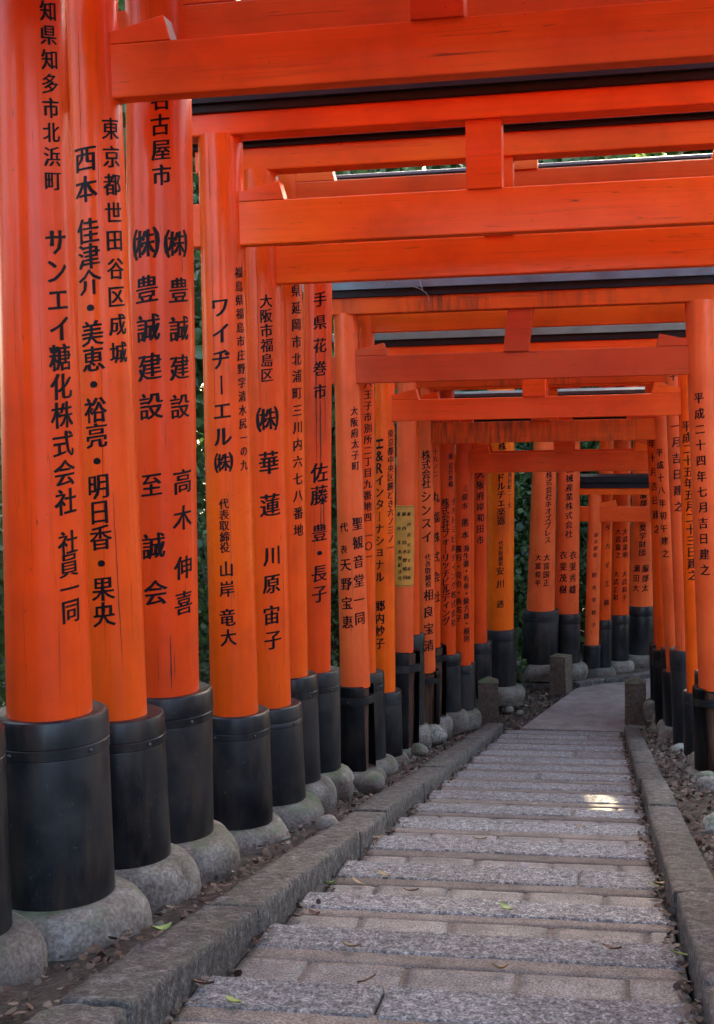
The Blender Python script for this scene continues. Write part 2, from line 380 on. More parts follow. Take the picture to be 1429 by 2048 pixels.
def make_pillar(parent, og, Y, px, slv, foot=True, m='pillar', rot=None, cols=(), ztop=None, seed=0, plaque=None, cracks=()):
    xb, yb, rb, xt, yt, rt = px; srt, srb, sy = slv
    k = Y / F
    r0, r1 = rb * k, rt * k
    Pb = atY(xb, yb, Y - r0); Pb = Vector((atY(xb, yb, Y).x, Y, Pb.z))
    Pt = atY(xt, yt, Y)
    pl = Pillar(Pb, Pt, r0, r1)
    zt = ztop if ztop is not None else Pt.z
    zs = Pb.z; zmid = [zs - .02 + (zt - zs + .02) * i / 14 for i in range(15)]
    bm = lathe([(pl.r(z), z) for z in zmid], 56, lambda z: pl.c(z), None, .005, seed)
    po = bm_obj('pillar', bm, M[m], parent, og, True, 40)
    if cols: inscription(pl, cols, po, og)
    for (xa, ya, xb2, yb2, wd) in cracks:
        V = []; nseg = max(8, int(abs(yb2 - ya) / 12))
        for i in range(nseg + 1):
            t = i / nseg; th, z = pl.hit(xa + (xb2 - xa) * t + 1.2 * noise.noise(Vector((t * 9, xa, ya))), ya + (yb2 - ya) * t)
            hw = wd * k / 2 * (math.sin(math.pi * min(1, t + .03)) ** .5) * (.65 + .6 * abs(noise.noise(Vector((t * 14, ya, 2)))))
            r = pl.r(z) + .0009; q = pl.c(z)
            for sg in (-1, 1): V.append((q.x + r * math.cos(th + sg * hw / r) - og.x, q.y + r * math.sin(th + sg * hw / r) - og.y, z - og.z))
        me = bpy.data.meshes.new('crack'); me.from_pydata(V, [], [(2 * i, 2 * i + 1, 2 * i + 3, 2 * i + 2) for i in range(nseg)]); me.update()
        link('crack', me, M['crack'], po)
    # sleeve
    zb = atY(xb, sy, Y - srb * k).z
    st, sb = srt * k, srb * k
    c = lambda z: Vector((pl.c(z).x, pl.c(z).y, z))
    R = lambda z: st + (sb - st) * (zs - z) / max(.01, zs - zb)
    H = zs - zb
    b1, b2 = zs - H * .15, zs - H * .21
    rings = [(r0 * .9, zs - .012), (st - .012, zs - .004), (st - .004, zs - .008), (st, zs - .018),
             (R(b1) + .001, b1 + .003), (R(b1) - .003, b1), (R(b1), b1 - .004), (R(b2), b2 + .003), (R(b2) - .004, b2), (R(b2) - .003, b2 - .004)]
    rings += [(R(b2 - (b2 - zb) * t) - .003, b2 - (b2 - zb) * t) for t in (.33, .66, 1.)]
    if rot:
        bm = lathe(rings, 44, c, rot, .006, seed)
        bmesh.ops.solidify(bm, geom=list(bm.faces), thickness=-.006)
        sl_ = bm_obj('sleeve', bm, M['sleeve'], parent, og, True, 35)
        core = lathe([(st * (.72 + .08 * noise.noise(Vector((seed, i, 0)))) * (1 - .02 * i), zs - .03 - (H - .03) * i / 8) for i in range(9)], 40, c, None, .16, seed + 5)
        bm_obj('rotten_core', core, M['rot'], parent, og, True, 60)
        ba = lathe([(st + .001, b1 + .012), (st + .004, b1 + .01), (R(b2) + .004, b2), (R(b2), b2 - .002)], 40, c)
        bm_obj('metal_band', ba, M['sleeve'], sl_, og, True, 35)
    else:
        sl_ = bm_obj('sleeve', lathe(rings, 56, c, None, .004, seed), M['sleeve'], parent, og, True, 35)
    if Y < 10 * K:
        for a in (-1.9 + .3 * rng.random(), -.75 + .3 * rng.random()):
            z = (b1 + b2) / 2; q = c(z); rr = R(z)
            bb = bmesh.new(); bmesh.ops.create_uvsphere(bb, u_segments=10, v_segments=6, radius=.0075)
            bmesh.ops.translate(bb, verts=bb.verts, vec=(q.x + rr * math.cos(a), q.y + rr * math.sin(a), z))
            bm_obj('bolt', bb, M['bolt'], sl_, og, True)
    # rounded concrete footing
    if foot:
        fr = sb * 1.50; fh = .135 * K * (.9 + .2 * rng.random()); q = c(zb); n = 9
        rg = [(sb * .8, zb + .004)] + [(sb * .98 + (fr - sb * .98) * math.sin(t * math.pi / 2) ** .8, zb + .01 - fh * (1 - math.cos(t * math.pi / 2)) * .62) for t in [i / n for i in range(n + 1)]]
        rg += [(fr * 1.01, zb - fh * .75), (fr * .97, zb - fh * 1.0), (fr * .9, zb - fh * 1.35)]
        bm = lathe([(r, z - zb) for r, z in rg], 44, None, None, .10, seed + 3)
        # slight egg shape and tilt with the slope
        for v in bm.verts: v.co.z += -.10 * v.co.y * (1 if abs(v.co.z) > .01 else .3); v.co += Vector((q.x, q.y, zb))
        bm_obj('footing', bm, M['footing'], parent, og, True, 60)
    if plaque:
        x0, x1, y0, y1 = plaque
        tA, zA = pl.hit(x0, y0); tB, zB = pl.hit(x1, y1)
        rr = lambda z: pl.r(z)
        bm = lathe([(rr(zB) + .002, zB), (rr(zB) + .006, zB + .002), (rr(zA) + .006, zA - .002), (rr(zA) + .002, zA)], 14, lambda z: pl.c(z), (tA, tB))
        pq = bm_obj('plaque', bm, M['plaque'], po, og, True, 40)
        cl2 = [("藪内洋", 799, 1028, 799, 1085, 8), ("藪内均", 809, 1028, 809, 1085, 8), ("藪内良行", 818, 1028, 818, 1090, 7), ("水野紀沙代", 801, 1103, 801, 1157, 8), ("水野晴司", 810, 1103, 810, 1155, 8), ("足立美崎", 818, 1103, 818, 1155, 7)]
        inscription(pl, cl2, parent, og, M['ink'], .0075)
        ln = lathe([(rr(zA) + .0075, zA - .012), (rr(zA) + .0075, zA - .009)], 14, lambda z: pl.c(z), (tA, tB)); bm_obj('plaque_border', ln, M['ink'], po, og)
        ln = lathe([(rr(zB) + .0075, zB + .009), (rr(zB) + .0075, zB + .012)], 14, lambda z: pl.c(z), (tA, tB)); bm_obj('plaque_border', ln, M['ink'], po, og)
    return pl, zb

GATES = []
def gate(Y, left, slv, beams, right=None, rslv=None, label='', lm='pillar', rm='pillar', bmat='beam', smat='beam', cmat='cap', cols=(), rcols=(),
         strut=None, lrot=None, rrot=None, rot=0., XR=None, plaque=None, wedge=True, seed=0, group='torii gates in a row over the steps', ends=.10, lfoot=True, rfoot=True, wend=False, srot=0., cracks=()):
    """beams = (nuki_x, nuki_top, nuki_bot, shimaki_x, cap_top, shimaki_top, shimaki_bot), picture rows measured at the gate's depth"""
    Y *= K; k = Y / F
    xb, yb, rb, xt, yt, rt = left
    base = atY(xb, slv[2], Y); og = Vector((base.x + 1.1, Y, slope_z(Y)))
    g = empty('torii_gate', og); tag(g, label, 'torii gate', group)
    nx, ntp, nbt, sx, ct, stp, sbt = beams
    Zf = lambda x, y, dd=0: atY(x, y, Y - dd).z
    nth = .075 * K
    zn1, zn0 = (Zf(nx, ntp, nth / 2), Zf(nx, nbt, nth / 2)) if nx is not None else (ntp * K, nbt * K)
    if sx is not None: zc, zs1, zs0 = Zf(sx, ct, .10 * K), Zf(sx, stp, .065 * K), Zf(sx, sbt, .065 * K)
    else: zc, zs1, zs0 = ct * K, stp * K, sbt * K
    zc = max(zc - .018 * K, zs1 + .02 * K)
    pl, zbl = make_pillar(g, og, Y, left, slv, lfoot, lm, lrot, cols, zs0 + .01, seed, plaque, cracks)
    # right pillar
    if right is None:
        XRw = (XR if XR is not None else .74) * K
        dz = .0
        def tow(P, r):      # mirror of the left one
            return P
        yb_r = yb; rr = rb
        # make pixel row values by projecting the wanted points
        def pix(p):
            z = p.dot(cf); return 714.5 + F * p.dot(cr) / z, 1024 - F * p.dot(cu) / z
        a = math.tan(rot)
        YR = Y + a * (XRw - pl.P0.x)
        kk = YR / F; rbR, rtR = rb * k / kk, rt * k / kk
        p0 = pix(Vector((XRw, YR, pl.P0.z))); dx = (pl.P1.x - pl.P0.x)
        p1 = pix(Vector((XRw - abs(dx), YR, pl.P1.z)))
        zslv = pl.P0.z - (pl.P0.z - zbl)
        ps = pix(Vector((XRw, YR - slv[1] * k, zslv)))
        right = (p0[0], pix(Vector((XRw, YR - rb * k, pl.P0.z)))[1], rbR, p1[0], p1[1], rtR); rslv = (slv[0] * k / kk, slv[1] * k / kk, ps[1])
    else: YR = Y
    pr, zbr = make_pillar(g, og, YR, right, rslv, rfoot, rm, rrot, rcols, zs0 + .01, seed + 50)
    A = pl.c(zn0); B = pr.c(zn0); d = (B - A); d.z = 0; d.normalize()
    e = ends * K
    # tie beam
    rl, rrr = pl.r(zn0), pr.r(zn0)
    bm_obj('tie_beam', beam_bm(A - d * (rl + e), B + d * (rrr + e), zn0, zn1, nth), M[bmat], g, og)
    # top beam and black cap board
    As, Bs = pl.c(zs0), pr.c(zs0); ee = .26 * K
    bm_obj('top_beam', beam_bm(As - d * ee, Bs + d * ee, zs0, zs1, .13 * K, .008), M[smat], g, og)
    zmid = zs1 + (zc - zs1) * .5
    bm = beam_bm(As - d * (ee + .05), Bs + d * (ee + .05), zs1 - .002, zmid + .002, .165 * K, .005)
    bm_obj('cap_board', bm, M['cap'], g, og)
    bm = bmesh.new()
    P = As - d * (ee + .07); Q = Bs + d * (ee + .07); nn = Vector((-d.y, d.x, 0)) * (.115 * K); pts = []
    for X_ in (P, Q):
        pts.append([X_ - nn, X_ + nn, X_])
    v = [bm.verts.new((p.x, p.y, zc + (.002 if i < 2 else .024 * K))) for row in pts for i, p in enumerate(row)]
    lo = [bm.verts.new((p.x, p.y, zmid)) for row in pts for p in row[:2]]
    for f in ((v[0], v[3], v[5], v[2]), (v[1], v[2], v[5], v[4]), (lo[0], lo[2], v[3], v[0]), (lo[1], v[1], v[4], lo[3]), (lo[0], lo[1], lo[3], lo[2]), (lo[0], v[0], v[2], v[1], lo[1]), (lo[2], lo[3], v[4], v[5], v[3])): bm.faces.new(f)
    bm_obj('cap_roof', bm, M[cmat], g, og)
    # strut
    if strut: xa, xc_, ys = strut; s0 = atY(xa, ys, Y - .05 * K); s1 = atY(xc_, ys, Y - .05 * K); xm, hw = (s0.x + s1.x) / 2, (s1.x - s0.x) / 2
    else: xm, hw = (A.x + B.x) / 2, .085 * K * .8
    t = (xm - A.x) / d.x; C = A + d * t
    bm = beam_bm(C - d * hw, C + d * hw, zn1 - .002, zs0 + .002, .10 * K, .004)
    if srot:
        for v_ in bm.verts: v_.co.x += srot * (v_.co.z - zn1)
    bm_obj('strut', bm, M[bmat], g, og)
    # wedges
    if wedge:
        wl, h0, h1 = .165 * K, .035 * K, .068 * K
        for P, sgn, r in ((A, 1, rl), (B, -1, rrr)):
            bm = bmesh.new(); nn = Vector((-d.y, d.x, 0)) * (nth * .5)
            a0 = P + d * sgn * (r * .6); a1 = P + d * sgn * (r + wl); a1t = P + d * sgn * (r + wl - .022)
            pts = []
            for s in (-1, 1):
                for q, z in ((a0, zn1), (a1, zn1), (a1t, zn1 + h1), (a0, zn1 + h0 * .8)): pts.append((q.x + nn.x * s, q.y + nn.y * s, z + .001))
            vv = [bm.verts.new(p) for p in pts]
            for f in ((0, 1, 2, 3), (7, 6, 5, 4), (0, 4, 5, 1), (1, 5, 6, 2), (2, 6, 7, 3), (3, 7, 4, 0)): bm.faces.new([vv[i] for i in f])
            bmesh.ops.bevel(bm, geom=list(bm.edges), offset=.002, segments=1, affect='EDGES')
            wo = bm_obj('wedge', bm, M[bmat], g, og)
            if wend:
                wo.data.materials.append(M['wood_end'])
                for f in wo.data.polygons:
                    if f.normal.dot(d * sgn) > .8: f.material_index = 1
    GATES.append((g, pl, pr)); return g, pl, pr

# ------------------------------------------------------------------ ground, steps, kerbs, landing
ZL = slope_z(11.3 * K) - .035          # landing level
XLK, XLO, XRK, XRO = -.845 * K, -.985 * K, .19 * K, .315 * K
def ground_z(x, y):
    ye = 11.3 * K
    z = slope_z(min(y, ye)) if y < ye else ZL - .01
    if y > ye + 3.6 * K: z -= .10 * (y - ye - 3.6 * K) if y < ye + 12 else .10 * (12 - 3.6 * K)
    side = .035 * K if y < ye else -.02
    z += side
    if x < XLO - .02 and y < ye: z -= min(.10, (XLO - x) * .28)
    if x < XLO - .02 and y < ye: z += -.012 + .02 * noise.noise(Vector((x * 3, y * 3, 0)))
    if x < -2.1 * K: z += min(.28 * (-2.1 * K - x), 3.) + .10 * noise.noise(Vector((x, y, 3)))
    if x > 1.6 * K and y < 9 * K: z -= min(.12 * (x - 1.6 * K), 1.5) - .1 * noise.noise(Vector((x, y, 3)))
    if XLO + .03 < x < XRO - .03 and y < ye + .05: z -= .30
    if x > XLO and y > ye: z -= .03
    z += .018 * noise.noise(Vector((x * 5, y * 5, 1))) + .01 * noise.noise(Vector((x * 17, y * 17, 1)))
    return z
def terrain(name, xs, ys, m):
    V = [(x, y, ground_z(x, y)) for y in ys for x in xs]; n = len(xs)
    Fc = [(j * n + i, j * n + i + 1, (j + 1) * n + i + 1, (j + 1) * n + i) for j in range(len(ys) - 1) for i in range(n - 1)]
    me = bpy.data.meshes.new(name); me.from_pydata(V, [], Fc); me.update()
    for p in me.polygons: p.use_smooth = True
    o = link(name, me, m); tag(o, kind='structure'); return o
xs = sorted(set([round(v, 3) for v in list(np.arange(-30, -3, 1.0)) + list(np.arange(-3, XLO - .02, .07)) + [XLO, XLO + .028, XLO + .031, XRO - .031, XRO - .028, XRO] + list(np.arange(XLO + .1, XRO - .05, .15)) + list(np.arange(XRO + .03, 2.6, .07)) + list(np.arange(2.6, 30, 1.2))]))
ys = list(np.arange(-2, 19, .1)) + list(np.arange(19, 60, 1.5))
terrain('ground', xs, ys, M['dirt'])
bm = bmesh.new(); bmesh.ops.create_grid(bm, x_segments=8, y_segments=8, size=900)
o = bm_obj('distant_ground', bm, M['dirt']); o.location = (0, 300, ground_z(0, 59) - 4.2); tag(o, kind='structure')

def rough_block(x0, x1, y0, y1, zt, zb, res, amp, seed=0, freq=9., edge=.006, name='b'):
    """cuboid with a subdivided skin, worn edges and an uneven face; zt(y), zb(y)"""
    nx, ny, nz = max(2, round((x1 - x0) / res)), max(2, round((y1 - y0) / res)), max(1, round((zt((y0 + y1) / 2) - zb((y0 + y1) / 2)) / res))
    idx = {}; V = []; Fc = []
    def vid(i, j, k):
        if (i, j, k) in idx: return idx[(i, j, k)]
        x = x0 + (x1 - x0) * i / nx; y = y0 + (y1 - y0) * j / ny; z = zb(y) + (zt(y) - zb(y)) * k / nz
        on = (i in (0, nx)) + (j in (0, ny)) + (k == nz)
        p = Vector((x * freq, y * freq, z * freq + seed * 7.7))
        a = amp * (noise.noise(p) + .6 * noise.noise(p * 2.7) + .4 * noise.noise(p * 6.1))
        c = edge * (1 + .6 * noise.noise(p * 1.3)) * (on - 1) if on > 1 else 0
        if k == nz: z += a - c
        if i == 0: x += c * .8 + a * .6
        if i == nx: x -= c * .8 + a * .6
        if j == 0: y += c * .8 + a * .6
        if j == ny: y -= c * .8 + a * .6
        idx[(i, j, k)] = len(V); V.append((x, y, z)); return idx[(i, j, k)]
    for i in range(nx):
        for j in range(ny): Fc.append((vid(i, j, nz), vid(i + 1, j, nz), vid(i + 1, j + 1, nz), vid(i, j + 1, nz)))
    for i in range(nx):
        for k in range(nz):
            Fc.append((vid(i, 0, k), vid(i + 1, 0, k), vid(i + 1, 0, k + 1), vid(i, 0, k + 1)))
            Fc.append((vid(i + 1, ny, k), vid(i, ny, k), vid(i, ny, k + 1), vid(i + 1, ny, k + 1)))
    for j in range(ny):
        for k in range(nz):
            Fc.append((vid(0, j + 1, k), vid(0, j, k), vid(0, j, k + 1), vid(0, j + 1, k + 1)))
            Fc.append((vid(nx, j, k), vid(nx, j + 1, k), vid(nx, j + 1, k + 1), vid(nx, j, k + 1)))
    me = bpy.data.meshes.new(name); me.from_pydata(V, [], Fc); me.update()
    for p in me.polygons: p.use_smooth = True
    return me
steps = empty('stone_steps'); tag(steps, kind='structure')
NY = [v * K for v in (1.0, 1.55, 2.08, 2.607, 3.134, 3.578, 4.136, 4.729, 5.288, 5.764, 6.334, 6.814, 7.402, 7.9, 8.45, 9.0, 9.6, 10.15, 10.7, 11.27)]
XA, XB = XLK + .004, XRK - .004
TT = .08
for i in range(1, len(NY)):
    yp, yn = NY[i - 1], NY[i]; L = yn - yp; q = L / .527
    r_, mt = .175 * q, .071 * q
    zt = lambda y, yn=yn: slope_z(yn) + TT * (yn - y)
    res = .011 if i < 7 else (.02 if i < 12 else .04)
    # rough nosing stones
    cut = XA + (XB - XA) * rng.uniform(.3, .75)
    segs = [(XA, cut - .003), (cut + .003, XB)] if i % 3 == 0 else [(XA, XB)]
    for a, b in segs:
        dz = rng.uniform(-.003, .003)
        me = rough_block(a, b, yn - r_ + rng.uniform(-.003, .003), yn + rng.uniform(-.003, .003), lambda y: zt(y) + .0025 + dz, lambda y: zt(y) - .13, res, .0048, i, 34., .004)
        link('nosing_stone', me, M['nosing'], steps)
    # brown mortar band, slightly lower
    me = rough_block(XA, XB, yn - r_ - mt, yn - r_ + .03, lambda y: zt(y) - .0015, lambda y: zt(y) - .12, max(res, .03), .002, i + 30, 6., .002)
    link('mortar_band', me, M['mortar'], steps)
    # paving slabs with open joints
    x = XA; w0 = .29 * rng.uniform(.55, 1.)
    while x < XB - .03:
        w_ = w0 if x == XA else .29 * rng.uniform(.93, 1.1); x2 = min(x + w_, XB)
        if XB - x2 < .08: x2 = XB
        dz = rng.uniform(-.0025, .0025)
        me = rough_block(x + .005, x2 - .005, yp + .004, yn - r_ - mt - .003, lambda y: zt(y) + dz, lambda y: zt(y) - .09, .03, .0014, i + int(x * 50), 7., .0018)
        link('paving_slab', me, M['paver'], steps); x = x2
    me = rough_block(XA + .002, XB - .002, yp + .008, yn - r_ - .01, lambda y: zt(y) - .007, lambda y: zt(y) - .11, .2, .001, 0, 5., .002)
    link('joint_bed', me, M['mortar'], steps)
kerb = empty('stone_kerb'); tag(kerb, kind='structure')
kt = .06 * K
for side, (xa, xb_) in enumerate(((XLO, XLK), (XRK, XRO))):
    Y_ = [.4, 1.3, 2.15, 3.05, 4.42, 5.0, 6.1, 7.0, 8.2, 9.3, 10.2, 11.25] if side == 0 else [.6, 1.6, 2.55, 3.5, 4.6, 5.5, 6.6, 7.6, 8.55, 9.9, 11.22]
    for a, b in zip(Y_, Y_[1:]):
        a *= K; b *= K; dx = rng.uniform(-.008, .008); dz = rng.uniform(-.006, .006)
        res = .022 if b < 5.5 * K else .045
        me = rough_block(xa + dx, xb_ + dx * .4, a + .003, b - .003, lambda y: slope_z(y) + kt + dz, lambda y: slope_z(y) - .16, res, .0055, a + side * 9, 19., .003)
        link('kerb_stone', me, M['kerb'], kerb)
        # a chipped shoulder here and there comes from the noise in rough_block

def slab_poly(name, pix, z, th, m, parent=None, bev=.01):
    bm = bmesh.new(); vs = [bm.verts.new(atZ(x, y, z)) for x, y in pix]; f = bm.faces.new(vs)
    r = bmesh.ops.extrude_face_region(bm, geom=[f]); ex = [e for e in r['geom'] if isinstance(e, bmesh.types.BMVert)]
    bmesh.ops.translate(bm, verts=ex, vec=(0, 0, -th))
    bmesh.ops.recalc_face_normals(bm, faces=bm.faces)
    te = [e for e in bm.edges if all(abs(v.co.z - z) < 1e-4 for v in e.verts)]
    bmesh.ops.bevel(bm, geom=te, offset=bev, segments=2, affect='EDGES')
    return bm_obj(name, bm, m, parent)
land = empty('landing_path'); tag(land, kind='structure')
slab_poly('landing_slab', [(1040, 1457), (1252, 1464), (1262, 1362), (1205, 1367), (1152, 1376)], ZL, .09, M['landing'], land)
slab_poly('landing_slab', [(1254, 1464), (1560, 1476), (1540, 1330), (1420, 1344), (1320, 1352), (1264, 1361.5)], ZL - .002, .09, M['landing'], land)
edg = empty('stone_edging'); tag(edg, kind='structure')
for (xa, ya, xb2, yb2) in ((1152, 1370, 1205, 1361), (1207, 1361, 1262, 1355), (1264, 1355, 1320, 1346), (1040, 1370, 1100, 1372)):
    a = atZ(xa, ya, ZL); b = atZ(xb2, yb2, ZL)
    bm = beam_bm(a, b, ZL - .06, ZL + .035, .13, .012); bm_obj('edging_stone', bm, M['kerb'], edg)

# ------------------------------------------------------------------ the gates
gate(2.72, (-100, 1470, 84, -125, 500, 76), (118, 128, 1915), (None, 1.15, 1.0, None, 1.66, 1.54, 1.42), seed=1, lm='pillar', label='nearest torii gate, only black sleeve and round footing showing in the bottom left corner')
gate(3.10, (101, 1438, 91, 60, 0, 74), (125, 132, 1836), (None, 1.24, 1.10, None, 1.76, 1.64, 1.50), seed=2, lm='pillar', cracks=((130, 30, 141, 330, 1.8), (46, 1180, 54, 1400, 1.), (152, 640, 172, 1010, 1.3), (28, 560, 33, 760, .9), (118, 1240, 121, 1400, 1.4), (62, 1000, 66, 1160, .8)),
     cols=(("愛知県知多市北浜町", 95, -27, 107, 362, 37), ("サンエイ糖化株式会社", 113, 484, 133, 1003, 50), ("社員一同", 137, 1085, 143, 1222, 46)),
     label='foremost torii gate showing lettering, thick pillar at the left edge on the widest sleeve')
gate(3.56, (235, 1437, 64, 184, 50, 55), (101, 107, 1750), (243, 87, 195, None, 1.55, 1.43, 1.29), seed=3, cracks=((157, 60, 163, 300, 1.), (203, 700, 212, 1360, 1.2), (226, 985, 247, 1356, 2.0), (196, 280, 199, 420, .9), (262, 1150, 266, 1290, .9)), strut=(820, 928, 15), bmat='beam_pale', wend=True,
     cols=(("東京都世田谷区成城", 222, 257, 239, 705, 40), ("西本", 170, 318, 172, 378, 48), ("佳津介・美恵・裕亮・明日香・果央", 175, 462, 208, 1229, 47)),
     label='torii gate whose tie beam, with white ended wedge, crosses the very top')
gate(3.99, (330, 1391, 73, 318, 195, 67), (102, 104, 1700), (365, 10, 112, None, 1.62, 1.50, 1.36), seed=4, bmat='beam_pale', cracks=((364, 512, 366, 548, 2.2), (341, 1270, 344, 1385, 4.), (349, 1300, 350, 1360, 2.), (316, 1290, 318, 1375, 1.5), (300, 620, 303, 690, .9), (330, 840, 332, 900, .8)),
     cols=(("名古屋市", 319, 199, 324, 350, 38), ("㈱", 290, 487, 290, 487, 58), ("豊誠建設", 293, 578, 302, 812, 50), ("至", 303, 970, 303, 970, 44), ("誠", 307, 1092, 307, 1092, 48), ("会", 311, 1185, 311, 1185, 48),
           ("㈱", 354, 487, 354, 487, 52), ("豊誠建設", 359, 580, 362, 812, 46), ("高木", 367, 962, 367, 1035, 46), ("伸喜", 368, 1135, 369, 1205, 44)),
     label='torii gate whose wide left pillar carries two side by side columns of large lettering')
gate(4.79, (470, 1430, 50, 441, 275, 45.5), (74, 77, 1668), (487, 403, 490, 400, 183, 228, 273), seed=5, cracks=((424, 500, 432, 900, .9), (460, 960, 466, 1330, .8), (418, 300, 421, 420, 1.)), strut=(932, 1004, 310), lm='pillar_fresh', bmat='beam', smat='beam',
     cols=(("ワイヂーエル㈱", 440, 615, 447, 925, 38), ("代表取締役", 448, 1008, 450, 1095, 20), ("山岸", 453, 1138, 454, 1178, 30), ("竜大", 455, 1235, 457, 1275, 33), ("福島県福島市庄野字清水尻一の九", 478, 545, 489, 930, 20)),
     label='bright torii gate with a broad strut and black cap board overhead')
gate(5.34, (541, 1414, 44, 523, 500, 39), (66, 73, 1620), (562, 492, 567, 495, 266, 296, 342), seed=6, cracks=((514, 520, 520, 820, .9), (566, 1100, 570, 1350, .9)), strut=(965, 1026, 300), lm='pillar', bmat='beam',
     cols=(("大阪市福島区", 533, 602, 535, 750, 25), ("㈱", 536, 838, 536, 838, 46), ("華蓮", 539, 925, 541, 1010, 42), ("川原", 544, 1112, 544, 1168, 36), ("宙子", 544, 1230, 547, 1280, 36)),
     label='torii gate just behind the bright one with the broad strut, its beams close beneath')
gate(5.74, (585, 1353, 33, 572, 350, 30), (53, 58, 1577), (603, 364, 434, 603, 250, 278, 314), seed=7, strut=(1018, 1075, 325), bmat='beam_pale',
     cols=(("崎県延岡市北浦町三川内六七八番地", 593, 547, 598, 1060, 23),),
     label='torii gate whose narrow left pillar has one long column of small characters')
gate(6.26, (632, 1343, 31, 636, 570, 29), (51, 55, 1553), (664, 445, 500, 690, 351, 363, 390), seed=8, cmat='cap_blue', lm='pillar', cracks=((632, 690, 634, 935, 3.5), (641, 800, 642, 935, 5.), (650, 640, 651, 900, 1.5), (648, 995, 648, 1070, 4.), (642, 1010, 642, 1060, 3.), (629, 1000, 629, 1130, 1.2)),
     cols=(("岩手県花巻市", 641, 552, 641, 783, 27), ("佐藤", 640, 945, 640, 990, 36), ("豊・長子", 640, 1065, 640, 1188, 32)),
     label='torii gate with dark streaked left pillar, place name above, larger name below')
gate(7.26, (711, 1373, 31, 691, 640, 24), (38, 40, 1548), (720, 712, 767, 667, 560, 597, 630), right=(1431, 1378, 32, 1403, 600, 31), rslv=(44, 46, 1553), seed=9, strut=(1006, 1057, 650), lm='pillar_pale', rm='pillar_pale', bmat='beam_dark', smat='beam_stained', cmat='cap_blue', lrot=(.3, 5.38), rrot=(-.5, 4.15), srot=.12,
     cols=(("大阪府太子町", 709, 822, 712, 932, 17), ("聖観音堂一同", 716, 1047, 721, 1237, 24), ("代", 688, 1055, 688, 1055, 18), ("表", 688, 1099, 688, 1099, 16), ("天野宝恵", 691, 1130, 695, 1244, 24)),
     rcols=(("平成二十四年七月吉日建之", 1398, 796, 1410, 1140, 19),),
     label='pale weathered torii gate with split black sleeves, nearest with both pillars in view')
gate(7.62, (731, 1345, 22, 729, 620, 20), (39, 44, 1527), (750, 602, 665, 750, 480, 507, 545), right=(1424, 1345, 22, 1400, 620, 20), rslv=(33, 36, 1520), seed=10, strut=(1010, 1050, 560),
     cols=(("京都八王子市別所二丁目九番地四", 737, 722, 736, 1035, 17), ("一〇一", 738, 1071, 738, 1113, 17)),
     label='torii gate directly behind the pale weathered one, left pillar with a long small address column')
gate(8.32, (770, 1383, 22, 770, 840, 20), (35, 38, 1520), (790, 800, 843, 765, 661, 694, 722), right=(1396, 1385, 21, 1378, 830, 19), rslv=(30, 32, 1527), seed=11, strut=(1045, 1091, 770), lm='pillar_fresh', rm='pillar_fresh', cmat='cap_green', bmat='beam',
     cols=(("H&Rインターナショナル", 759, 888, 760, 1154, 20), ("郷内妙子", 760, 1212, 760, 1287, 21), ("東京都中央区勝どき六ノ三ノ一", 782, 867, 782, 1095, 15)),
     rcols=(("平成二十五年五月二十三日建之", 1374, 852, 1386, 1150, 19),),
     label='vivid orange torii gate, verdigris cap board, Roman letters above katakana on its left pillar')
gate(9.18, (808, 1303, 20, 814, 800, 19), (34, 35, 1502), (833, 718, 756, 833, 598, 620, 648), right=(1373, 1300, 20, 1354, 850, 19), rslv=(33, 34, 1513), seed=12, lm='pillar_pale', rm='pillar_pale', strut=(1062, 1098, 700), lrot=(-.1, 5.2), plaque=(790, 826.5, 1010, 1172),
     rcols=(("十", 1347, 753, 1347, 753, 15), ("一月吉日建之", 1351, 852, 1358, 1013, 18)),
     label='torii gate with an ochre name plaque fixed round its left pillar')
gate(9.55, (824, 1268, 17, 822, 800, 15), (26, 27, 1455), (840, 803, 838, 840, 715, 735, 758), right=(1385, 1300, 17, 1368, 850, 15), rslv=(26, 27, 1490), seed=13, strut=(1070, 1095, 780),
     label='thin torii gate mostly hidden behind the one with the ochre plaque')
gate(10.0, (853, 1343, 19, 849, 790, 17), (28, 28, 1455), (864, 846, 888, 840, 725, 748, 777), right=(1351, 1343, 17, 1324, 850, 16.5), rslv=(26, 27, 1458), seed=14, strut=(1062, 1100, 790), bmat='beam_stained', smat='beam_stained', lm='pillar_pale', rm='pillar_pale', lrot=(-.6, 4.1),
     cols=(("株式会社", 853, 910, 853, 967, 18), ("シンスイ", 853, 993, 854, 1074, 21), ("代表取締役", 856, 1115, 857, 1168, 12), ("相良宝清", 858, 1190, 859, 1291, 21)),
     rcols=(("平成十八年初午建之", 1319, 905, 1331, 1107, 14),),
     label='stained torii gate whose tie beam glows orange above the small inner gate')
gate(10.35, (866, 1292, 16, 866, 800, 15), (28, 28, 1440), (884, 850, 882, 875, 735, 756, 781), seed=15, lrot=(.0, 4.9), XR=.58,
     cols=(("十九ノ二", 871, 903, 872, 948, 11), ("丸福株式会社", 872, 995, 873, 1194, 20)),
     label='torii gate with widely spaced six character company name, behind the stained one')
gate(10.65, (896, 1308, 17, 893, 900, 17), (27, 28, 1428), (912, 850, 882, 900, 730, 750, 775), right=(1331, 1300, 17, 1311, 870, 16), rslv=(26, 27, 1458), rrot=(-1.1, 4.3), seed=16,
     cols=(("東京", 902, 913, 902, 931, 11), ("日本橋", 902, 943, 902, 968, 11), ("株式会社フォーリッチビルディング", 891, 1005, 893, 1242, 16), ("タキトミビルディング株式会社", 908, 1003, 908, 1245, 14)),
     rcols=(("年十月吉日建之", 1304, 887, 1314, 1058, 15),),
     label='torii gate whose left pillar carries two long katakana columns close together')
